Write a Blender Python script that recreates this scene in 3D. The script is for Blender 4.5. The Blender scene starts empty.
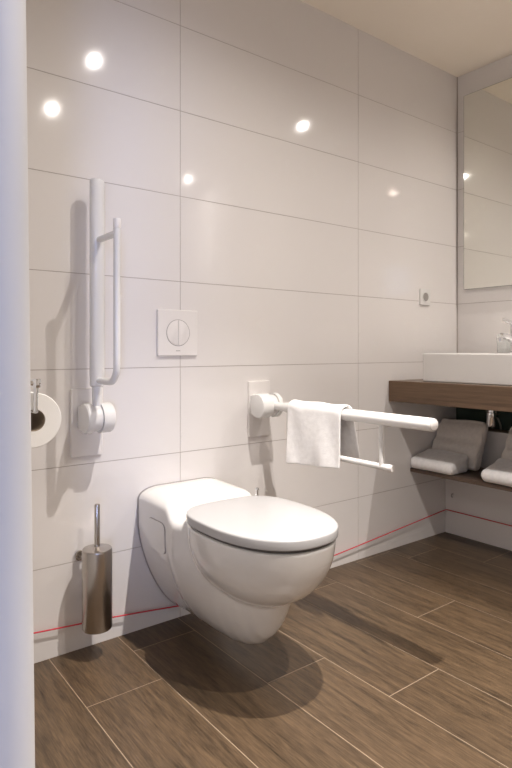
import bpy, bmesh, math, random
from mathutils import Vector, Matrix
import mathutils
random.seed(7)
PI = math.pi
SC = bpy.context.scene
COL = SC.collection

# ------------------------------------------------------------------ camera
F, HY = 581.0, 349.5
cam_d = bpy.data.cameras.new('camera'); cam = bpy.data.objects.new('camera', cam_d); COL.objects.link(cam)
n_ = math.hypot(757, F); VX, VY = F / n_, 757 / n_
cam.location = (0, -1.782, 0.939)
cam.rotation_euler = (PI / 2, 0, math.atan2(VY, VX) - PI / 2)
cam_d.sensor_fit = 'HORIZONTAL'; cam_d.sensor_width = 36; cam_d.lens = 36 * F / 512
cam_d.shift_y = -(384 - HY) / 512
cam_d.clip_start = 0.02
SC.camera = cam
# ------------------------------------------------------------------ light and exposure
SC.view_settings.view_transform = 'Standard'; SC.view_settings.look = 'None'
SC.view_settings.gamma = 1; SC.view_settings.use_curve_mapping = False
SC.view_settings.exposure = 0.44
W = bpy.data.worlds.new('world'); SC.world = W; W.use_nodes = True
W.node_tree.nodes['Background'].inputs[0].default_value = (0.55, 0.68, 1.0, 1)
W.node_tree.nodes['Background'].inputs[1].default_value = 1.0
CEIL = 2.372
# (x, y, strength of the narrow beam, strength of the wide spill)
LAMPS = [(1.105, -0.96, 2.8, 1.0), (2.48, -0.96, 0.8, 0.85), (1.13, -1.66, 2.0, 1.12), (2.50, -2.40, 1.0, 0.7), (-1.15, -2.41, 1.0, 1.0)]
SC.cycles.blur_glossy = 0.0; SC.cycles.sample_clamp_indirect = 100
BEAM_W, SPILL_W = 66, 27
LAMP_COL = (1.0, 0.940, 0.890)
def add_spot(x, y, w, deg, blend):
    l = bpy.data.lights.new('downlight_beam', 'SPOT'); l.energy = w; l.color = LAMP_COL
    l.spot_size = math.radians(deg); l.spot_blend = blend; l.shadow_soft_size = 0.013
    o = bpy.data.objects.new('downlight_beam', l); COL.objects.link(o); o.location = (x, y, CEIL - 0.015)
for x, y, kb, ks in LAMPS:
    add_spot(x, y, BEAM_W * kb, 75, 1.0); add_spot(x, y, SPILL_W * ks, 160, 0.8)
# daylight entering through the window in the wall behind the camera
wl = bpy.data.lights.new('window_daylight', 'AREA'); wl.shape = 'RECTANGLE'; wl.size = 0.55; wl.size_y = 1.7; wl.spread = math.radians(18)
wl.energy = 1.05; wl.color = (0.36, 0.50, 1.0)
wo = bpy.data.objects.new('window_daylight', wl); COL.objects.link(wo)
wo.location = (-0.90, -3.195, 1.15); wo.rotation_euler = (PI / 2, 0, -math.radians(24))

# ------------------------------------------------------------------ materials
def mat(name, col, rough=0.5, metal=0.0, coat=0.0, **kw):
    m = bpy.data.materials.new(name); m.use_nodes = True
    b = m.node_tree.nodes['Principled BSDF']
    b.inputs['Base Color'].default_value = (*col, 1); b.inputs['Roughness'].default_value = rough
    b.inputs['Metallic'].default_value = metal; b.inputs['Coat Weight'].default_value = coat
    b.inputs['Coat Roughness'].default_value = 0.05
    for k, v in kw.items(): b.inputs[k].default_value = v
    return m
def nodes(m): return m.node_tree.nodes, m.node_tree.links, m.node_tree.nodes['Principled BSDF']
def add_bump(m, scale, strength, dist=0.001, detail=3, stretch=(1, 1, 1), kind='noise'):
    N, L, b = nodes(m)
    tc = N.new('ShaderNodeTexCoord'); mp = N.new('ShaderNodeMapping'); mp.inputs['Scale'].default_value = stretch
    if kind == 'noise':
        t = N.new('ShaderNodeTexNoise'); t.inputs['Scale'].default_value = scale; t.inputs['Detail'].default_value = detail; out = t.outputs['Fac']
    else:
        t = N.new('ShaderNodeTexVoronoi'); t.inputs['Scale'].default_value = scale; out = t.outputs['Distance']
    bp = N.new('ShaderNodeBump'); bp.inputs['Strength'].default_value = strength; bp.inputs['Distance'].default_value = dist
    L.new(tc.outputs['Object'], mp.inputs[0]); L.new(mp.outputs[0], t.inputs['Vector']); L.new(out, bp.inputs['Height']); L.new(bp.outputs[0], b.inputs['Normal'])
def vary(m, c1, c2, scale, detail=4, stretch=(1, 1, 1), coord='Object'):
    N, L, b = nodes(m)
    tc = N.new('ShaderNodeTexCoord'); mp = N.new('ShaderNodeMapping'); mp.inputs['Scale'].default_value = stretch
    t = N.new('ShaderNodeTexNoise'); t.inputs['Scale'].default_value = scale; t.inputs['Detail'].default_value = detail
    r = N.new('ShaderNodeValToRGB'); r.color_ramp.elements[0].color = (*c1, 1); r.color_ramp.elements[1].color = (*c2, 1)
    r.color_ramp.elements[0].position = 0.35; r.color_ramp.elements[1].position = 0.65
    L.new(tc.outputs[coord], mp.inputs[0]); L.new(mp.outputs[0], t.inputs['Vector']); L.new(t.outputs['Fac'], r.inputs[0]); L.new(r.outputs[0], b.inputs['Base Color'])

M = {}
M['tile'] = mat('glazed_tile', (0.78, 0.745, 0.725), 0.075)
vary(M['tile'], (0.775, 0.74, 0.72), (0.79, 0.757, 0.737), 1.5)
add_bump(M['tile'], 5.0, 0.05, 0.002, 1)
M['grout'] = mat('grout', (0.42, 0.37, 0.34), 0.9); vary(M['grout'], (0.38, 0.33, 0.30), (0.46, 0.41, 0.375), 20)
M['plaster'] = mat('ceiling_plaster', (0.90, 0.82, 0.71), 0.9); add_bump(M['plaster'], 60, 0.15, 0.001)
M['paint'] = mat('wall_paint', (0.66, 0.66, 0.67), 0.55); add_bump(M['paint'], 120, 0.1, 0.0005)
M['paint_room'] = mat('room_paint', (0.78, 0.75, 0.71), 0.7); add_bump(M['paint_room'], 120, 0.1, 0.0005)
M['ceramic'] = mat('ceramic', (0.80, 0.77, 0.73), 0.12, coat=0.5); vary(M['ceramic'], (0.755, 0.735, 0.71), (0.765, 0.745, 0.72), 3)
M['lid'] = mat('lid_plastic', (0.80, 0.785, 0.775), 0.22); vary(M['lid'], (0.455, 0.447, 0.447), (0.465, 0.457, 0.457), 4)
M['dark'] = mat('gap_shade', (0.10, 0.09, 0.085), 0.7); add_bump(M['dark'], 200, 0.1)  # painted shade for the gap between toilet bowl and lid
M['white'] = mat('white_enamel', (0.84, 0.82, 0.79), 0.25); vary(M['white'], (0.755, 0.74, 0.72), (0.765, 0.75, 0.73), 6)
M['plate'] = mat('white_plastic', (0.80, 0.765, 0.74), 0.3); vary(M['plate'], (0.795, 0.76, 0.735), (0.805, 0.77, 0.745), 6)
M['line'] = mat('grey_line', (0.36, 0.33, 0.32), 0.6); add_bump(M['line'], 100, 0.05)
M['chrome'] = mat('chrome', (0.82, 0.82, 0.83), 0.08, 1.0); add_bump(M['chrome'], 40, 0.02)
M['steel'] = mat('brushed_steel', (0.50, 0.46, 0.42), 0.24, 1.0, **{'Anisotropic': 0.6}); add_bump(M['steel'], 60, 0.12, 0.0006, 3, (8, 8, 0.3))
M['mirror'] = mat('mirror_silver', (0.85, 0.85, 0.80), 0.005, 1.0)
M['mirror_edge'] = mat('mirror_edge_glass', (0.42, 0.42, 0.38), 0.2); add_bump(M['mirror_edge'], 50, 0.02)
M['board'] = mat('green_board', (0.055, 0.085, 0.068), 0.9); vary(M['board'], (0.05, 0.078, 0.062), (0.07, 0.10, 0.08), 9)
M['paper'] = mat('toilet_paper', (0.88, 0.86, 0.83), 0.95); add_bump(M['paper'], 300, 0.3, 0.0006)
M['card'] = mat('cardboard', (0.33, 0.26, 0.19), 0.9); add_bump(M['card'], 90, 0.2)
M['cord'] = mat('red_cord', (0.62, 0.03, 0.05), 0.6); add_bump(M['cord'], 500, 0.3)
M['hose'] = mat('hose', (0.30, 0.31, 0.28), 0.5); add_bump(M['hose'], 300, 0.3)
M['socket_dark'] = mat('socket_recess', (0.33, 0.31, 0.29), 0.5); add_bump(M['socket_dark'], 90, 0.05)
M['glass'] = mat('clear_glass', (0.95, 0.97, 0.97), 0.02, **{'Transmission Weight': 1.0, 'IOR': 1.45})
M['bristle'] = mat('bristle', (0.8, 0.8, 0.8), 0.9); add_bump(M['bristle'], 300, 0.5)
def towel_mat(name, c, amp=0.0018):
    m = mat(name, c, 0.98, **{'Sheen Weight': 0.25}); vary(m, tuple(v * 0.95 for v in c), tuple(min(1, v * 1.03) for v in c), 60)
    N, L, b = nodes(m)
    tc = N.new('ShaderNodeTexCoord'); a = N.new('ShaderNodeTexNoise'); a.inputs['Scale'].default_value = 420
    c2 = N.new('ShaderNodeTexNoise'); c2.inputs['Scale'].default_value = 28
    ad = N.new('ShaderNodeMath'); ad.operation = 'ADD'
    bp = N.new('ShaderNodeBump'); bp.inputs['Strength'].default_value = 0.6; bp.inputs['Distance'].default_value = amp
    for t in (a, c2): L.new(tc.outputs['Object'], t.inputs['Vector'])
    L.new(a.outputs['Fac'], ad.inputs[0]); L.new(c2.outputs['Fac'], ad.inputs[1]); L.new(ad.outputs[0], bp.inputs['Height']); L.new(bp.outputs[0], b.inputs['Normal'])
    return m
M['towel'] = towel_mat('terry_white', (0.91, 0.89, 0.88))
M['towel_shaded'] = towel_mat('terry_white_shaded', (0.86, 0.80, 0.74), 0.003)  # white cloth toned down, with the counter's shade put into its colour
def wood(name, dark, light, grain=(1.0, 14.0, 14.0), rough=0.42, id_attr=False):
    m = mat(name, light, rough); N, L, b = nodes(m)
    tc = N.new('ShaderNodeTexCoord'); mp = N.new('ShaderNodeMapping'); mp.inputs['Scale'].default_value = grain
    src = tc.outputs['Object']
    if id_attr:
        at = N.new('ShaderNodeAttribute'); at.attribute_name = 'plank'
        add = N.new('ShaderNodeVectorMath'); add.operation = 'MULTIPLY_ADD'; add.inputs[1].default_value = (7.0, 3.0, 5.0)
        L.new(at.outputs['Color'], add.inputs[0]); L.new(src, add.inputs[2]); src = add.outputs[0]
    L.new(src, mp.inputs[0])
    t1 = N.new('ShaderNodeTexNoise'); t1.inputs['Scale'].default_value = 2.2; t1.inputs['Detail'].default_value = 7; t1.inputs['Roughness'].default_value = 0.65
    t1.inputs['Distortion'].default_value = 0.6
    mp2 = N.new('ShaderNodeMapping'); mp2.inputs['Scale'].default_value = tuple(g * 4 for g in grain); L.new(src, mp2.inputs[0])
    t2 = N.new('ShaderNodeTexNoise'); t2.inputs['Scale'].default_value = 3.0; t2.inputs['Detail'].default_value = 4
    L.new(mp.outputs[0], t1.inputs['Vector']); L.new(mp2.outputs[0], t2.inputs['Vector'])
    mx = N.new('ShaderNodeMath'); mx.operation = 'MULTIPLY_ADD'; mx.inputs[1].default_value = 0.60
    L.new(t2.outputs['Fac'], mx.inputs[0]); L.new(t1.outputs['Fac'], mx.inputs[2])
    r = N.new('ShaderNodeValToRGB'); r.color_ramp.elements[0].color = (*dark, 1); r.color_ramp.elements[1].color = (*light, 1)
    r.color_ramp.elements[0].position = 0.50; r.color_ramp.elements[1].position = 1.02
    L.new(mx.outputs[0], r.inputs[0])
    outc = r.outputs[0]
    if id_attr:
        hv = N.new('ShaderNodeHueSaturation'); L.new(outc, hv.inputs['Color'])
        mr = N.new('ShaderNodeMapRange'); mr.inputs['To Min'].default_value = 0.90; mr.inputs['To Max'].default_value = 1.12
        sp = N.new('ShaderNodeSeparateColor'); L.new(at.outputs['Color'], sp.inputs[0]); L.new(sp.outputs[0], mr.inputs['Value']); L.new(mr.outputs[0], hv.inputs['Value'])
        outc = hv.outputs[0]
    L.new(outc, b.inputs['Base Color'])
    bp = N.new('ShaderNodeBump'); bp.inputs['Strength'].default_value = 0.25; bp.inputs['Distance'].default_value = 0.001
    L.new(t2.outputs['Fac'], bp.inputs['Height']); L.new(bp.outputs[0], b.inputs['Normal'])
    return m
M['plank'] = wood('wood_look_tile', (0.020, 0.0125, 0.0065), (0.122, 0.078, 0.043), (22.0, 1.8, 22.0), 0.38, True)
M['floor_grout'] = mat('floor_grout', (0.47, 0.36, 0.27), 0.9); vary(M['floor_grout'], (0.36, 0.28, 0.20), (0.44, 0.34, 0.25), 30)
M['counter'] = wood('counter_laminate', (0.075, 0.043, 0.024), (0.175, 0.106, 0.060), (14.0, 1.0, 30.0), 0.35)
M['counter_dark'] = wood('shelf_laminate', (0.07, 0.045, 0.032), (0.13, 0.085, 0.06), (14.0, 1.0, 30.0), 0.4)
M['lamp'] = mat('lamp_glow', (1, 1, 1), 0.5)
M['lamp'].node_tree.nodes['Principled BSDF'].inputs['Emission Color'].default_value = (1.0, 0.90, 0.78, 1)
M['lamp'].node_tree.nodes['Principled BSDF'].inputs['Emission Strength'].default_value = 160

# ------------------------------------------------------------------ helpers
def obj(name, bm, m, parent=None, smooth=35, loc=None, doubles=True):
    if doubles: bmesh.ops.remove_doubles(bm, verts=bm.verts, dist=1e-6)
    bmesh.ops.recalc_face_normals(bm, faces=bm.faces)
    me = bpy.data.meshes.new(name); bm.to_mesh(me); bm.free()
    for mm in (m if isinstance(m, (list, tuple)) else [m]): me.materials.append(mm)
    if smooth:
        for p in me.polygons: p.use_smooth = True
        me.set_sharp_from_angle(angle=math.radians(smooth))
    o = bpy.data.objects.new(name, me); COL.objects.link(o)
    if loc: o.location = loc
    if parent:
        o.parent = parent
    return o
def structure(o): o['kind'] = 'structure'; return o
def tag(o, label, cat, group=None):
    o['label'] = label; o['category'] = cat
    if group: o['group'] = group
    return o
def thing(name, label, cat, loc=(0, 0, 0), group=None):
    o = bpy.data.objects.new(name, None); o.empty_display_size = 0.05; COL.objects.link(o); o.location = loc
    return tag(o, label, cat, group)
def box(bm, a, b, bevel=0, seg=2, mi=0):
    r = bmesh.ops.create_cube(bm, size=1.0)
    vs = r['verts']
    c = [(a[i] + b[i]) / 2 for i in range(3)]; s = [abs(b[i] - a[i]) for i in range(3)]
    for v in vs: v.co = Vector((v.co.x * s[0] + c[0], v.co.y * s[1] + c[1], v.co.z * s[2] + c[2]))
    fs = {f for v in vs for f in v.link_faces}
    for f in fs: f.material_index = mi
    if bevel:
        es = list({e for v in vs for e in v.link_edges})
        bmesh.ops.bevel(bm, geom=es, offset=bevel, segments=seg, affect='EDGES', profile=0.6)
def ring_loft(bm, rings, cap0=True, cap1=True, closed=True):
    vr = [[bm.verts.new(p) for p in r] for r in rings]
    n = len(vr[0])
    for i in range(len(vr) - 1):
        for j in range(n if closed else n - 1):
            k = (j + 1) % n
            bm.faces.new((vr[i][j], vr[i][k], vr[i + 1][k], vr[i + 1][j]))
    if cap0: bm.faces.new(list(reversed(vr[0])))
    if cap1: bm.faces.new(vr[-1])
    return vr
def tube(bm, pts, rad, n=16, cap=True):
    pts = [Vector(p) for p in pts]
    rads = rad if isinstance(rad, (list, tuple)) else [rad] * len(pts)
    rings = []; up = None
    for i, p in enumerate(pts):
        t = (pts[min(i + 1, len(pts) - 1)] - pts[max(i - 1, 0)]).normalized()
        if up is None:
            up = Vector((0, 0, 1)) if abs(t.z) < 0.9 else Vector((1, 0, 0))
        up = (up - t * up.dot(t)).normalized(); sd = t.cross(up)
        rings.append([p + (up * math.cos(2 * PI * j / n) + sd * math.sin(2 * PI * j / n)) * rads[i] for j in range(n)])
    ring_loft(bm, rings, cap, cap)
def spline(pts, k=8):
    P = [Vector(p) for p in pts]; P = [2 * P[0] - P[1]] + P + [2 * P[-1] - P[-2]]; out = []
    for i in range(1, len(P) - 2):
        for j in range(k):
            t = j / k; a, b, c, d = P[i - 1], P[i], P[i + 1], P[i + 2]
            out.append(0.5 * ((2 * b) + (c - a) * t + (2 * a - 5 * b + 4 * c - d) * t * t + (3 * b - a - 3 * c + d) * t ** 3))
    out.append(P[-2]); return out
def lathe(bm, prof, axis='z', at=(0, 0, 0), n=48, cap=True):
    """prof: list of (radius, height along axis)"""
    at = Vector(at); rings = []
    for r, h in prof:
        ring = []
        for j in range(n):
            a = 2 * PI * j / n; c, s = r * math.cos(a), r * math.sin(a)
            v = {'z': (c, s, h), 'x': (h, c, s), 'y': (s, h, c)}[axis]
            ring.append(at + Vector(v))
        rings.append(ring)
    ring_loft(bm, rings, cap, cap)
def round_rect(w, h, r, seg=6):
    out = []
    for cx, cy, a0 in ((w / 2 - r, h / 2 - r, 0), (-w / 2 + r, h / 2 - r, 90), (-w / 2 + r, -h / 2 + r, 180), (w / 2 - r, -h / 2 + r, 270)):
        for i in range(seg + 1):
            a = math.radians(a0 + 90 * i / seg); out.append((cx + r * math.cos(a), cy + r * math.sin(a)))
    return out
def wall_plate_bm(w, h, t, r=0.006, bev=0.002):
    """plate lying on the back wall: x by z, thickness towards -y, back at y=0"""
    bm = bmesh.new()
    o = round_rect(w, h, r); i = round_rect(w - 2 * bev, h - 2 * bev, max(r - bev, 0.0005))
    ring_loft(bm, [[(x, 0, z) for x, z in o], [(x, -t + bev, z) for x, z in o], [(x, -t, z) for x, z in i]])
    return bm

# ------------------------------------------------------------------ setting
G = 0.0011   # half joint width of the wall tiles
def tiled(bm, place, u0, u1, v0, v1, ujoints, vjoints, depth=0.0012, gb=None):
    """flat tile faces with sunk joints; place(u, v, d) -> point, d into the wall"""
    us = [u0] + [j for j in ujoints if u0 < j < u1] + [u1]; vs = [v0] + sorted(j for j in vjoints if v0 < j < v1) + [v1]
    for i in range(len(us) - 1):
        for k in range(len(vs) - 1):
            a0 = us[i] + (G if i > 0 else 0); a1 = us[i + 1] - (G if i < len(us) - 2 else 0)
            b0 = vs[k] + (G if k > 0 else 0); b1 = vs[k + 1] - (G if k < len(vs) - 2 else 0)
            c = [(a0, b0), (a1, b0), (a1, b1), (a0, b1)]
            top = [bm.verts.new(place(u, v, 0)) for u, v in c]; bot = [bm.verts.new(place(u, v, depth)) for u, v in c]
            f = bm.faces.new(top); f.material_index = 0
            for q in range(4):
                f = bm.faces.new((top[q], bot[q], bot[(q + 1) % 4], top[(q + 1) % 4])); f.material_index = 0
    f = bm.faces.new([bm.verts.new(place(u, v, depth)) for u, v in ((u0, v0), (u1, v0), (u1, v1), (u0, v1))]); f.material_index = 1
ROWS = [0.939 - 0.3 * (0.2045 + n) for n in range(-6, 4)]
XW, XB = 2.703, 2.595
# back wall of the bathroom
bm = bmesh.new()
tiled(bm, lambda u, v, d: Vector((u, d, v)), 0.10, XW, 0, CEIL, [0.132 + 0.0, 1.032, 1.944], ROWS)
box(bm, (0.10, 0.0015, 0), (XW, 0.10, CEIL), mi=1)
structure(obj('wall_back', bm, [M['tile'], M['grout']], smooth=0, doubles=False))
# right wall behind the mirror, above the pipe casing
bm = bmesh.new()
tiled(bm, lambda u, v, d: Vector((XW + d, -u, v)), 0.003, 3.2, 0.0, CEIL, [0.75, 1.65, 2.55], ROWS)
box(bm, (XW + 0.0015, -3.2, 0), (XW + 0.10, -0.0001, CEIL), mi=1)
structure(obj('wall_right', bm, [M['tile'], M['grout']], smooth=0, doubles=False))
# tiled pipe casing below the counter
bm = bmesh.new()
tiled(bm, lambda u, v, d: Vector((XB + d, -u, v)), 0.002, 1.60, 0.0, 0.545, [0.0], [0.118])
box(bm, (XB + 0.0015, -1.60, 0), (XW - 0.001, -0.0015, 0.545), mi=1)
structure(obj('wall_casing', bm, [M['tile'], M['grout']], smooth=0, doubles=False))
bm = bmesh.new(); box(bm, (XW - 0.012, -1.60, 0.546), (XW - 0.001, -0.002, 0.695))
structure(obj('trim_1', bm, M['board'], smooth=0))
# ceiling
bm = bmesh.new(); box(bm, (-2.1, -3.3, CEIL), (XW + 0.1, 0.1, CEIL + 0.1))
structure(obj('ceiling', bm, M['plaster'], smooth=0))
# floor of wood-look planks running towards the back wall
bm = bmesh.new(); lay = bm.loops.layers.float_color.new('plank')
FJ = {0: -0.303, 1: -0.116, 2: -0.505, 3: -0.754, 4: -0.12, 5: -0.511, 6: -0.02, 7: -0.125}
PW, X0, FG = 0.2228, 0.575, 0.0011
for k in range(-12, 10):
    xa, xb = X0 + k * PW, X0 + (k + 1) * PW
    xa2, xb2 = max(xa, -2.1), min(xb, XW + 0.02)
    if xb2 <= xa2: continue
    j = FJ.get(k, -random.uniform(0, 0.9)); ys = [0.0]
    while j > -3.3: ys.append(j); j -= 0.9
    ys.append(-3.3)
    for i in range(len(ys) - 1):
        a, b = ys[i], ys[i + 1]
        cr = (random.random(), random.random(), random.random(), 1)
        c = [(xa2 + FG, b + FG), (xb2 - FG, b + FG), (xb2 - FG, a - FG), (xa2 + FG, a - FG)]
        f = bm.faces.new([bm.verts.new((x, y, 0)) for x, y in c])
        for l in f.loops: l[lay] = cr
box(bm, (-2.1, -3.3, -0.1), (XW + 0.1, 0.1, -0.0006), mi=1)
structure(obj('floor', bm, [M['plank'], M['floor_grout']], smooth=0, doubles=False))
# partition on the left: we look past its rounded end
bm = bmesh.new(); prof = []
xe, ye, rr = 0.2080, -1.110, 0.048
def part_ring(z):
    s = (z - 0.939) * 0.0117
    p = [(0.10, -0.001), (0.10, ye)]
    for i in range(11):
        a = -PI / 2 + PI / 2 * i / 10; p.append((xe - rr + rr * math.cos(a) - s * 1.0, ye + rr + rr * math.sin(a)))
    p.append((xe, -0.001))
    return [(x, y, z) for x, y in p]
ring_loft(bm, [part_ring(z) for z in (0, 0.6, 1.2, 1.8, CEIL)])
structure(obj('wall_left', bm, M['paint'], smooth=40))
# the rest of the room behind the camera
bm = bmesh.new(); box(bm, (-2.1, -3.3, 0), (-2.0, 0.1, CEIL)); structure(obj('wall_far_left', bm, M['paint_room'], smooth=0))
bm = bmesh.new(); box(bm, (-2.0, 0.0, 0), (0.10, 0.1, CEIL)); structure(obj('wall_back_left', bm, M['paint_room'], smooth=0))
bm = bmesh.new()
box(bm, (-2.0, -3.3, 0), (-1.22, -3.2, CEIL)); box(bm, (-0.57, -3.3, 0), (XW, -3.2, CEIL))
box(bm, (-1.22, -3.3, 0), (-0.57, -3.2, 0.25)); box(bm, (-1.22, -3.3, 2.1), (-0.57, -3.2, CEIL))
structure(obj('wall_front', bm, M['paint_room'], smooth=0))
bm = bmesh.new()
for a, b in (((-1.22, -3.29, 0.25), (-1.18, -3.24, 2.1)), ((-0.61, -3.29, 0.25), (-0.57, -3.24, 2.1)), ((-1.18, -3.29, 0.25), (-0.61, -3.24, 0.29)), ((-1.18, -3.29, 2.06), (-0.61, -3.24, 2.1))): box(bm, a, b)
structure(obj('window_1', bm, M['white'], smooth=0))
bm = bmesh.new(); box(bm, (XW - .004, -.004, .80), (XW - .0002, -.0002, CEIL - .001)); structure(obj('trim_2', bm, M['grout'], smooth=0))

# ------------------------------------------------------------------ downlights
LAMP_LABELS = ['round recessed ceiling downlight above the toilet', 'round recessed ceiling downlight above the washbasin counter',
               'round recessed ceiling downlight behind the one above the toilet, further from the tiled wall',
               'round recessed ceiling downlight at the rear of the room on the mirror side', 'round recessed ceiling downlight beyond the painted partition, near the window']
for (x, y, kb, ks), lab in zip(LAMPS, LAMP_LABELS):
    t = thing('ceiling_downlight', lab, 'light', (x, y, CEIL), 'recessed ceiling downlights')
    bm = bmesh.new(); lathe(bm, [(0.012, -0.0005), (0.041, -0.0005), (0.041, -0.003), (0.038, -0.005), (0.031, -0.005), (0.012, -0.002)], cap=False)
    obj('trim_ring', bm, M['white'], t)
    bm = bmesh.new(); lathe(bm, [(0.0115, -0.0005), (0.0115, -0.002), (0.0106, -0.005), (0.008, -0.008), (0.004, -0.0098), (0.001, -0.0102)])
    obj('lamp_lens', bm, M['lamp'], t)

# ------------------------------------------------------------------ counter, shelf
bm = bmesh.new(); box(bm, (2.150, -1.55, 0.6965), (XW - 0.001, -0.001, 0.7935), 0.0015, 1)
tag(obj('washbasin_counter', bm, M['counter']), 'thick brown wood-look counter slab fixed to the wall under the basin', 'counter')
bm = bmesh.new(); box(bm, (2.310, -1.55, 0.347), (XB - 0.001, -0.001, 0.365), 0.001, 1)
tag(obj('towel_shelf', bm, M['counter_dark']), 'thin dark brown shelf board below the counter holding folded towels', 'shelf')

# basin
t = thing('washbasin', 'white rectangular ceramic washbasin standing on the brown counter', 'basin', (2.205, -0.148, 0.7937))
bm = bmesh.new()
bx0, bx1, by0, by1, hz = 0.0, 0.45, 0.0, -0.85, 0.128
def rr_ring(x0, x1, y0, y1, r, z): return [((x0 + x1) / 2 + p[0], (y0 + y1) / 2 + p[1], z) for p in round_rect(abs(x1 - x0), abs(y1 - y0), r, 5)]
rings = [rr_ring(bx0 + .004, bx1 - .004, by0 - .004, by1 + .004, .008, 0.0), rr_ring(bx0, bx1, by0, by1, .010, 0.005), rr_ring(bx0, bx1, by0, by1, .010, hz - .004),
         rr_ring(bx0 + .003, bx1 - .003, by0 - .003, by1 + .003, .009, hz), rr_ring(bx0 + .014, bx1 - .13, by0 - .014, by1 + .014, .012, hz),
         rr_ring(bx0 + .018, bx1 - .134, by0 - .018, by1 + .018, .012, hz - .006), rr_ring(bx0 + .03, bx1 - .15, by0 - .04, by1 + .04, .03, 0.03), rr_ring(bx0 + .10, bx1 - .22, by0 - .2, by1 + .2, .03, 0.022)]
ring_loft(bm, rings)
obj('bowl', bm, M['ceramic'], t)
bm = bmesh.new(); lathe(bm, [(0.022, 0.0225), (0.022, 0.026), (0.018, 0.028)], at=(0.16, -0.425, 0), n=24); obj('drain', bm, M['chrome'], t)
# faucet
ft = thing('basin_tap', 'chrome single-lever tap standing on the rim of the basin', 'tap', (2.575, -0.388, 0.9218))
bm = bmesh.new(); lathe(bm, [(0.027, 0), (0.027, 0.006), (0.022, 0.010), (0.021, 0.09), (0.024, 0.098), (0.024, 0.120), (0.018, 0.128)], n=28); obj('body', bm, M['chrome'], ft)
bm = bmesh.new(); tube(bm, spline([(-0.010, 0, 0.055), (-0.06, 0, 0.072), (-0.11, 0, 0.080), (-0.135, 0, 0.074)]), [0.015] * 12 + [0.013] * 13, 18)
sp_ = obj('spout', bm, M['chrome'], ft)
bm = bmesh.new(); lathe(bm, [(0.011, 0.0), (0.011, -0.014), (0.009, -0.016)], at=(-0.130, 0, 0.068), n=20); obj('aerator', bm, M['chrome'], sp_)
bm = bmesh.new(); tube(bm, spline([(0.0, 0, 0.126), (-0.04, 0, 0.140), (-0.10, 0, 0.152)]), [0.012] * 6 + [0.009] * 11, 14); obj('lever', bm, M['chrome'], ft)
# drinking glass
bm = bmesh.new(); lathe(bm, [(0.0, 0.004), (0.027, 0.004), (0.031, 0.078), (0.0325, 0.078), (0.029, 0.0), (0.0, 0.0)][::1], n=36, cap=False)
tag(obj('drinking_glass', bm, M['glass'], loc=(2.600, -0.318, 0.9219)), 'clear drinking glass on the basin rim beside the tap', 'glass')

# siphon under the counter
t = thing('sink_trap', 'chrome cylindrical drain trap hanging below the counter behind the towels', 'pipe', (2.520, -0.300, 0.6962))
bm = bmesh.new(); lathe(bm, [(0.016, 0), (0.016, -0.055)], n=24); obj('pipe', bm, M['chrome'], t)
bm = bmesh.new(); lathe(bm, [(0.016, -0.050), (0.020, -0.053), (0.020, -0.11), (0.016, -0.118)], n=28); obj('cup', bm, M['chrome'], t)
bm = bmesh.new(); tube(bm, [(0.018, 0, -0.07), (0.160, 0, -0.07)], 0.012, 16); obj('outlet_pipe', bm, M['chrome'], t)
for (yy, lab) in ((-0.215, 'thin grey water hose below the counter, the one further from the drain trap'), (-0.262, 'thin grey water hose below the counter, right beside the drain trap')):
    bm = bmesh.new(); tube(bm, spline([(0, 0, 0), (0.005, 0.004, -0.06), (0.03, -0.004, -0.12), (0.045, 0, -0.1505)]), 0.005, 10)
    tag(obj('water_hose', bm, M['hose'], loc=(2.628, yy, 0.696)), lab, 'hose')

# ------------------------------------------------------------------ mirror
t = thing('wall_mirror', 'large frameless mirror on the tiled wall above the basin', 'mirror', (2.68, -0.052, 1.249))
bm = bmesh.new(); box(bm, (0.001, -1.30, 0.0), (0.0225, 0.0, 1.001)); obj('backing', bm, M['mirror_edge'], t, smooth=0)
bm = bmesh.new(); box(bm, (0.0, -1.2985, 0.0015), (0.0009, -0.0025, 0.9985)); obj('glass', bm, M['mirror'], t, smooth=0)

# ------------------------------------------------------------------ toilet
TX = 1.033
toilet = thing('toilet', 'white wall-hung toilet with closed lid mounted on the tiled wall', 'toilet', (TX, 0, 0))
def ip(tab, y):
    for (a, va), (b, vb) in zip(tab, tab[1:]):
        if a >= y >= b:
            t = (a - y) / (a - b); t = t * t * (3 - 2 * t) if len(tab) < 3 else t
            return va + (vb - va) * t
    return tab[-1][1]
ZT = [(0, .476), (-.04, .478), (-.185, .467), (-.200, .460), (-.217, .434), (-.228, .428), (-.24, .426), (-.50, .420), (-.60, .36)]
ZB = [(0, .040), (-.15, .052), (-.30, .058), (-.38, .064), (-.43, .076), (-.47, .096), (-.505, .128), (-.528, .175), (-.55, .235), (-.60, .34)]
HW = [(0, .164), (-.17, .166), (-.24, .167), (-.32, .146), (-.40, .122), (-.46, .108), (-.51, .092), (-.545, .070), (-.565, .046), (-.60, .02)]
PE = [(0, 1.5), (-.25, 1.6), (-.45, 2.0), (-.6, 2.2)]
def a_x(y, z):
    zt, zb, hw, p = ip(ZT, y), ip(ZB, y), ip(HW, y), ip(PE, y)
    v = max(0, min(1, (z - zb) / (zt - zb)))
    if v < .72: f = (1 - (1 - v / .72) ** p) ** (1 / p)
    else:
        kk = max(0, min(1, (-y - .05) / .15)); rz_, rx_ = .040 - .012 * kk, .078 - .022 * kk
        vt = 1 - rz_ / (zt - zb)
        f = 1.0 if v < vt else None
        if f is None:
            q = (v - vt) / (1 - vt); return hw - min(rx_, hw * .6) * (1 - max(0, 1 - q ** 2.2) ** (1 / 2.2))
    return hw * f
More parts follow.
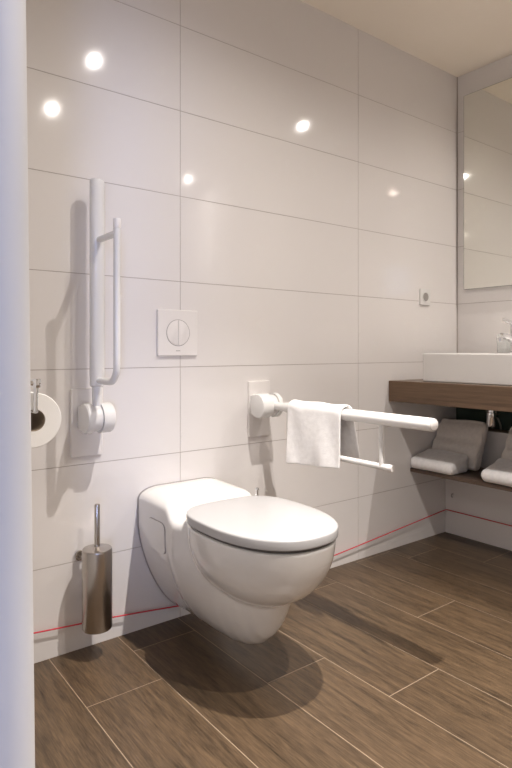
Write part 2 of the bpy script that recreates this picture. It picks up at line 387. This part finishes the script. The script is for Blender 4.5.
def a_ring(y, n=22):
    zt, zb = ip(ZT, y), ip(ZB, y); L = []
    vv = [1 - math.cos(PI / 2 * i / n) for i in range(n)]           # dense at bottom
    rzz = .040 - .012 * max(0, min(1, (-y - .05) / .15)); zs = [zb + (zt - rzz - zb) * v for v in vv]
    zs += [zt - rzz + rzz * math.sin(PI / 2 * i / 14) for i in range(15)]
    pts = [(a_x(y, z), y, z) for z in zs[1:]]
    left = [(-x, y_, z) for x, y_, z in pts]
    return [(0, y, zb)] + pts + list(reversed(left))
bm = bmesh.new()
ys = [-.0005 - .60 * i / 60 for i in range(60)] + [-.597]
ys = sorted(set(ys), reverse=True)
ring_loft(bm, [a_ring(min(y, 0)) for y in ys])
# round bowl carried on the casing
W2, YB, YF = .1775, -.250, -.704
YM = YB - (YB - YF) * .42
def outline(k, dw=0.0, n=72, ey=1.0):
    out = []
    for i in range(n):
        a = 2 * PI * i / n; c, s = math.cos(a), math.sin(a)
        e, L = ((2 / 2.3), YM - YF) if s < 0 else ((2 / 3.3), YB - YM)
        x = math.copysign(abs(c) ** e, c) * (W2 - dw) * k; y = math.copysign(abs(s) ** e, s) * (L - dw) * k
        out.append((x, YM + y))
    return out
rings = []
for i in range(26):
    q = i / 25; zz = .4245 - .212 * q
    k = (1 - q ** 2.3) ** (1 / 2.1) if q < 1 else 0.02
    k = max(k, .02)
    sh = .012 * q                                                      # bottom pulled a little towards the wall
    rings.append([(x, y + sh, zz) for x, y in outline(k, .006)])
ring_loft(bm, rings)
body = obj('bowl', bm, M['ceramic'], toilet, smooth=0)
rm = body.modifiers.new('remesh', 'REMESH'); rm.mode = 'VOXEL'; rm.voxel_size = 0.0048; rm.use_smooth_shade = True
sm = body.modifiers.new('smooth', 'SMOOTH'); sm.factor = 0.5; sm.iterations = 4
def slab(k_list):
    bm = bmesh.new(); ring_loft(bm, [[(x, y, z) for x, y in outline(1, dw)] for dw, z in k_list]); return bm
# seat ring, coloured dark to paint in the shade of the gap, then the lid
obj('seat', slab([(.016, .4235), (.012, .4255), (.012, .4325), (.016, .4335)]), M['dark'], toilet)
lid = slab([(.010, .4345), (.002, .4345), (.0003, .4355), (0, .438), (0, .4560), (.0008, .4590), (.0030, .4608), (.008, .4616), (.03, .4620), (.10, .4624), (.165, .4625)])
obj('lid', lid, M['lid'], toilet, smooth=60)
for s in (-1, 1):
    bm = bmesh.new(); lathe(bm, [(.009, .4225), (.009, .445), (.007, .4475)], at=(s * .078, -.252, 0), n=20); obj('hinge', bm, M['chrome'], toilet)
bm = bmesh.new(); lathe(bm, [(.0045, .445), (.0045, .466), (.007, .468), (.006, .473), (.002, .475)], at=(.161, -.232, 0), n=16); lathe(bm, [(.006, .424), (.006, .446)], at=(.161, -.232, 0), n=16); obj('release_button', bm, M['chrome'], toilet)
# oval service cover in the side of the casing
for sgn in (-1, 1):
    def cover(w, h, r, lift):
        rings = []
        for (sc, lf) in ((1.0, -.006), (1.0, lift - .001), (.985, lift), (.8, lift), (.6, lift), (.4, lift), (.2, lift)):
            pp = [(a * sc, b * sc) for a, b in round_rect(w, h, r)]
            rings.append([(sgn * (a_x(-.137 + py, .352 + pz) + lf), -.137 + py, .352 + pz) for py, pz in pp])
        bm = bmesh.new(); vr = ring_loft(bm, rings, True, False)
        c = bm.verts.new((sgn * (a_x(-.137, .352) + lift), -.137, .352)); n = len(vr[-1])
        for j in range(n): bm.faces.new((vr[-1][j], vr[-1][(j + 1) % n], c))
        return bm
    cv = obj('side_cover', cover(.112, .096, .022, .0042), M['ceramic'], toilet)
    obj('cover_gap', cover(.1155, .0995, .0235, .0022), M['line'], cv)
# thin gasket between casing and tiles
bm = bmesh.new()
r0 = a_ring(0)
ring_loft(bm, [[(x * 1.008, -.0003, .26 + (z - .26) * 1.004) for x, y, z in r0], [(x * 1.008, -.003, .26 + (z - .26) * 1.004) for x, y, z in r0]])
obj('wall_gasket', bm, M['line'], toilet)

# ------------------------------------------------------------------ flush plate
t = thing('flush_plate', 'square white flush plate with round two-part button above the toilet', 'flush plate', (1.018, 0, 0.997))
obj('plate', wall_plate_bm(.158, .160, .010, .004, .002), M['plate'], t)
bm = bmesh.new(); lathe(bm, [(.0465, -.0095), (.0465, -.0104), (.0448, -.0104), (.0448, -.0095), (.0465, -.0095)], 'y', n=56, cap=False); obj('button_ring', bm, M['line'], t)
for s in (-1, 1):
    bm = bmesh.new(); pts = []
    for i in range(25):
        a = -PI / 2 + PI * i / 24; pts.append((s * (.0008 + .0436 * math.cos(a)), .0440 * math.sin(a)))
    ring_loft(bm, [[(x, -.0095, z) for x, z in pts], [(x, -.0112, z) for x, z in pts], [(x * .97 + s * .001, -.0118, z * .97) for x, z in pts]])
    obj('button', bm, M['plate'], t)
bm = bmesh.new(); box(bm, (-.0006, -.0108, -.043), (.0006, -.0095, .043)); obj('button_split', bm, M['line'], t)
bm = bmesh.new()
for i in range(4): box(bm, (-.0085 + i * .0045, -.0104, -.0640), (-.0085 + i * .0045 + .003, -.0098, -.0610))
obj('emblem', bm, M['line'], t)

# ------------------------------------------------------------------ socket
t = thing('wall_socket', 'small white square power socket on the tiled wall near the mirror', 'socket', (2.420, 0, 1.199))
obj('plate', wall_plate_bm(.080, .080, .010, .005, .002), M['white'], t)
bm = bmesh.new(); lathe(bm, [(.0265, -.0098), (.0265, -.0125), (.0235, -.0130), (.0215, -.0110)], 'y', n=36); obj('rim', bm, M['white'], t)
bm = bmesh.new(); lathe(bm, [(.021, -.0111), (.0205, -.0120), (.019, -.0115)], 'y', n=36)
rc = obj('insert', bm, M['socket_dark'], t)

# ------------------------------------------------------------------ folding grab rails
def grab_rail(x, folded, label, sg=1, big=.062, ax=0.0):
    t = thing('folding_grab_rail', label, 'grab rail', (x, 0, 0.7285), 'folding support rails beside the toilet')
    obj('wall_plate', wall_plate_bm(.103, .214, .011, .004, .002), M['plate'], t, loc=(0, 0, -.018))
    Y = -.070
    for prof_, xa_, xb_ in (([(.038, -.036), (.043, -.035), (.046, -.031), (.046, -.014)], -.032, -.016),
                            ([(.046, .014), (.046, big - .007), (.043, big - .002), (.038, big)], .016, .046)):
        bm = bmesh.new(); lathe(bm, [(a, b * sg) for a, b in prof_], 'x', (0, Y, 0), 40)
        box(bm, (min(sg * xa_, sg * xb_), Y, -.036), (max(sg * xa_, sg * xb_), -.0115, .036), .004)
        obj('hinge_cheek', bm, M['white'], t)
    def P(s, d, dx=0):       # s along the arm, d on its lower side
        return (dx + ax, Y - s, -d) if not folded else (dx + ax, Y - d, s)
    bm = bmesh.new(); lathe(bm, [(.040, -.0125), (.040, .0125)], 'x', (0, Y, 0), 36)
    tube(bm, [P(.02, 0), P(.06, 0), P(.095, 0), P(.11, 0)], [.0145, .0150, .0155, .0165], 22)
    obj('pivot_arm', bm, M['white'], t)
    bm = bmesh.new(); tube(bm, [P(.096, 0), P(.0985, 0), P(.104, 0), P(.70, 0), P(.724, 0), P(.729, 0), P(.731, 0)], [.014, .0175, .0190, .0190, .0190, .0182, .0165], 28)
    for v in bm.verts: v.co.x = ax + (v.co.x - ax) * 1.2
    mb = obj('main_bar', bm, M['white'], t)
    bm = bmesh.new(); tube(bm, [P(.730, 0), P(.7316, 0)], [.0156, .0156], 28)
    for v in bm.verts: v.co.x = ax + (v.co.x - ax) * 1.2
    obj('cap_seam', bm, M['line'], mb)
    bm = bmesh.new(); tube(bm, [P(.730, 0), P(.7320, 0), P(.7326, 0)], [.0147, .0147, .0138], 28)
    for v in bm.verts: v.co.x = ax + (v.co.x - ax) * 1.2
    obj('end_cap', bm, M['plate'], mb)
    bm = bmesh.new()
    path = [P(.585, .145), P(.583, .145), P(.560, .145), P(.30, .145), P(.19, .145)]
    for i in range(1, 9):
        a = PI / 2 * i / 8; path.append(P(.165 - .050 * math.sin(a), .145 - .050 * (1 - math.cos(a))))
    path += [P(.115, .05), P(.115, .010)]
    tube(bm, path, [.0085] + [.0098] * (len(path) - 1), 18)
    lb = obj('lower_bar', bm, M['white'], t)
    bm = bmesh.new(); tube(bm, [P(.5865, .145), P(.584, .145), P(.562, .145), P(.559, .145)], [.0098, .0112, .0112, .0100], 18); obj('end_cap', bm, M['plate'], lb)
    bm = bmesh.new(); tube(bm, [P(.545, .010), P(.545, .140)], .0095, 16); obj('strut', bm, M['white'], t)
    return t
grab_rail(0.691, True, 'white folding grab rail swung up against the wall, left of the toilet', big=.053, ax=.008)
grab_rail(1.378, False, 'white folding grab rail lowered level, with a white towel over it', -1)

# towel over the lowered rail
bm = bmesh.new()
NU, NV = 40, 64; R0 = .0215; L1, L2 = .176, .150
grid = []
for i in range(NU + 1):
    u = i / NU; row = []
    lf = L1 + .020 * (1 - u); lr = L2 + .015 * u
    tot = lf + PI * R0 + lr
    for j in range(NV + 1):
        s = tot * j / NV
        if s < lf: x, z, side = -R0, -(lf - s), -1
        elif s < lf + PI * R0:
            a = (s - lf) / R0; x, z, side = -R0 * math.cos(a), R0 * math.sin(a), 0
        else: x, z, side = R0, -(s - lf - PI * R0), 1
        dep = max(0, -z) / .2
        wr = (math.sin(u * 9 + 1.3 + z * 18) * .0035 + math.sin(u * 17 + z * 9) * .0018) * (0.25 + dep)
        if side == -1: x += wr - .004 * dep
        if side == 1: x += wr * 1.2 + .012 * dep + .012 * math.sin(u * 8) * dep
        y = -.205 - .262 * u
        y += .010 * dep * (u - .4) * (1 if side < 0 else 2.0)
        if side == 1: y -= .018 * min(1, dep * 1.2) + .008
        if side == 0: y -= .008 * ((s - lf) / (PI * R0))
        z += .0015 * math.sin(u * 12 + 2) * (1 - min(1, dep * 4))
        row.append(bm.verts.new((1.378 + x, y, .730 + z)))
    grid.append(row)
for i in range(NU):
    for j in range(NV): bm.faces.new((grid[i][j], grid[i + 1][j], grid[i + 1][j + 1], grid[i][j + 1]))
tw = obj('hand_towel', bm, M['towel'], smooth=80)
for v in tw.data.vertices: v.co -= Vector((1.378, -.34, .73))
tw.location = (1.378, -.34, .73)
so = tw.modifiers.new('thick', 'SOLIDIFY'); so.thickness = .0075; so.offset = 1
sb = tw.modifiers.new('sub', 'SUBSURF'); sb.levels = 1; sb.render_levels = 1
tag(tw, 'white hand towel draped over the lowered grab rail', 'towel')

# ------------------------------------------------------------------ towels on the shelf
def pad(name, prof, y0, y1, mat_, label, group, seed):
    """closed cross-section (x, z) extruded along y with soft, slightly uneven ends"""
    rnd = random.Random(seed); bm = bmesh.new(); ny = 22; rings = []
    cx = sum(p[0] for p in prof) / len(prof); cz = sum(p[1] for p in prof) / len(prof)
    for i in range(ny + 1):
        u = i / ny; e = min(u, 1 - u) * (abs(y1 - y0)); r = .016
        k = 1.0 if e >= r else (0.80 + .20 * math.sqrt(max(0, 1 - ((r - e) / r) ** 2)))
        ring = []
        for (x, z) in prof:
            w = 1 + .03 * math.sin(u * 7 + seed + x * 30)
            ring.append((cx + (x - cx) * (k * .4 + .6), y0 + (y1 - y0) * u + .003 * math.sin(z * 90 + seed), max(z if z < .3665 else 0, cz + (z - cz) * k * w)))
        rings.append(ring)
    ring_loft(bm, rings)
    for v in bm.verts:
        if v.co.z < .3665: v.co.z = .3665
    ctr = Vector((cx, (y0 + y1) / 2, .366))
    for v in bm.verts: v.co -= ctr
    o = obj(name, bm, mat_, smooth=80, loc=ctr)
    s = o.modifiers.new('sub', 'SUBSURF'); s.levels = 1; s.render_levels = 2
    return tag(o, label, 'towel', group)
def flat_prof(x0, x1, z0, h):
    p = []; n = 10; r = h / 2
    for i in range(n + 1):
        a = PI / 2 + PI * i / n; p.append((x0 + r + r * math.cos(a) * 1.0, z0 + r + r * math.sin(a)))
    for i in range(1, 7): p.append((x0 + r + (x1 - x0 - r) * i / 7, z0))
    p += [(x1, z0), (x1, z0 + h * .35), (x1 - .008, z0 + h * .45), (x1, z0 + h * .6), (x1, z0 + h + .026), (x1 - .006, z0 + h + .034)]
    for i in range(6, 0, -1): p.append((x0 + r + (x1 - x0 - r) * i / 7, z0 + h + .034 * i / 7 + .002 * math.sin(i)))
    return p
def lean_prof():
    # leaning folded towel: thick pad with a soft horizontal dent where it is folded over
    a = Vector((2.470, .3670)); b = Vector((2.552, .580)); d = (b - a); L = d.length; d.normalize(); nrm = Vector((-d.y, d.x))
    fr, bk = [], []
    for i in range(15):
        s = i / 14; th = (.016 + .020 * math.sin(min(1, s / .58) * PI) ** .5) if s < .58 else (.008 + .014 * math.sin((s - .58) / .42 * PI) ** .5 if s < .999 else .010)
        fr.append(a + d * L * s + nrm * th); bk.append(a + d * L * s - nrm * .022)
    top = [b + nrm * .014 + d * .008, b + d * .014, b - nrm * .016 + d * .008]
    pts = fr + top + bk[::-1]
    return [(p.x, p.y) for p in pts]
pad('folded_towel', flat_prof(2.292, 2.436, .366, .053), -.006, -.240, M['towel'], 'white folded towel lying flat on the shelf, in the corner by the tiled back wall', 'folded towels on the shelf', 1)
pad('folded_towel', flat_prof(2.292, 2.436, .366, .058), -.380, -.640, M['towel'], 'white folded towel lying flat on the shelf, further from the corner', 'folded towels on the shelf', 3)
pad('leaning_towel', lean_prof(), -.006, -.262, M['towel_shaded'], 'white folded towel leaning against the wall above the shelf, in the corner', 'leaning towels on the shelf', 2)
pad('leaning_towel', lean_prof(), -.375, -.640, M['towel_shaded'], 'white folded towel leaning against the wall, past the chrome drain trap', 'leaning towels on the shelf', 4)

# ------------------------------------------------------------------ toilet paper
rx, ry, rz = .357, -.585, .805
t = thing('toilet_paper_holder', 'chrome arm holding the toilet roll, fixed to the painted partition', 'paper holder', (.2, ry - .007, rz + .0665))
bm = bmesh.new(); lathe(bm, [(.020, .0005), (.020, .006), (.016, .009)], 'x', n=28); obj('wall_rose', bm, M['chrome'], t)
bm = bmesh.new(); tube(bm, [(.006, 0, 0), (rx - .2 + .002, 0, 0)], .0058, 16)
lathe(bm, [(.008, -.009), (.009, -.007), (.009, .007), (.008, .009)], 'z', (rx - .2 + .002, 0, 0), 18)
obj('arm', bm, M['chrome'], t)
bm = bmesh.new(); tube(bm, [(rx - .2 + .002, 0, -.004), (rx - .2 + .001, 0, -.030), (rx - .2, 0, -.0570)], .0048, 14)
tube(bm, [(rx - .2, -.003, -.0550), (rx - .2, .112, -.0550)], .0055, 14)
obj('spindle', bm, M['chrome'], t)
t2 = thing('toilet_roll', 'white toilet paper roll hanging on the chrome holder behind the partition edge', 'toilet roll', (rx, ry, rz - .0085))
bm = bmesh.new(); lathe(bm, [(.0222, 0.0), (.054, 0.0), (.0552, .002), (.0552, .098), (.054, .100), (.0222, .100)], 'y', n=64, cap=False)
obj('paper', bm, M['paper'], t2)
bm = bmesh.new(); lathe(bm, [(.0215, .0005), (.0222, .0005), (.0222, .0995), (.0215, .0995), (.0205, .050), (.0215, .0005)], 'y', n=48, cap=False); obj('core', bm, M['card'], t2)

# ------------------------------------------------------------------ toilet brush
t = thing('toilet_brush', 'brushed steel toilet brush holder mounted on the wall left of the toilet', 'toilet brush', (.695, -.080, .088))
bm = bmesh.new(); lathe(bm, [(.040, 0), (.0435, .002), (.0450, .006), (.0450, .238), (.0445, .241), (.0430, .2415), (.0430, .232), (.040, .230)], n=64); obj('holder', bm, M['steel'], t)
bm = bmesh.new(); lathe(bm, [(.0440, .2315), (.0440, .2425), (.0425, .2450), (.014, .2475), (.0085, .251), (.0085, .255)], n=56); ld = obj('lid', bm, M['steel'], t)
bm = bmesh.new(); lathe(bm, [(.0082, .248), (.0082, .376), (.0072, .379), (.003, .380)], n=24); obj('handle', bm, M['steel'], t)
bm = bmesh.new(); box(bm, (-.030, .025, .200), (-.018, .0780, .212), .002); lathe(bm, [(.014, .0750), (.016, .0765), (.016, .0795)], 'y', (-.024, 0, .206), 24); obj('bracket', bm, M['steel'], t)

# ------------------------------------------------------------------ alarm cord
t = thing('alarm_cord', 'thin red emergency cord sagging along the walls just above the floor', 'cord', (.2, 0, .13))
pts = [(.2005, .135), (.34, .117), (.54, .096), (.78, .074), (1.0, .0485), (1.15, .030), (1.45, .037), (1.786, .0575), (2.2, .089), (2.585, .1195)]
path = spline([(x, -.013, z) for x, z in pts], 6)
path = path[:-1] + [Vector((2.584, -.014, .1195)), Vector((2.585, -.03, .1195)), Vector((2.586, -.7, .119)), Vector((2.586, -1.55, .119))]
bm = bmesh.new(); tube(bm, [p - Vector((.2, 0, .13)) for p in path], .0023, 8); obj('cord', bm, M['cord'], t)
for (x, y, z, ax) in ((2.583, -.009, .1195, 'z'), (.206, -.009, .1345, 'z')):
    bm = bmesh.new(); lathe(bm, [(.0055, -.006), (.0065, 0), (.0055, .006)], 'y', (x - .2, y, z - .13), 14); lathe(bm, [(.003, 0), (.003, .0085)], 'y', (x - .2, y, z - .13), 10); obj('eyelet', bm, M['plate'], t)
bm = bmesh.new(); tube(bm, spline([(0, 0, 0), (-.012, 0, -.001), (-.014, 0, -.012), (-.006, 0, -.016)], 5), .0022, 8)
tag(obj('wall_hook', bm, M['line'], loc=(2.5945, -.048, .205)), 'tiny grey hook on the tiled casing under the towel shelf', 'hook')
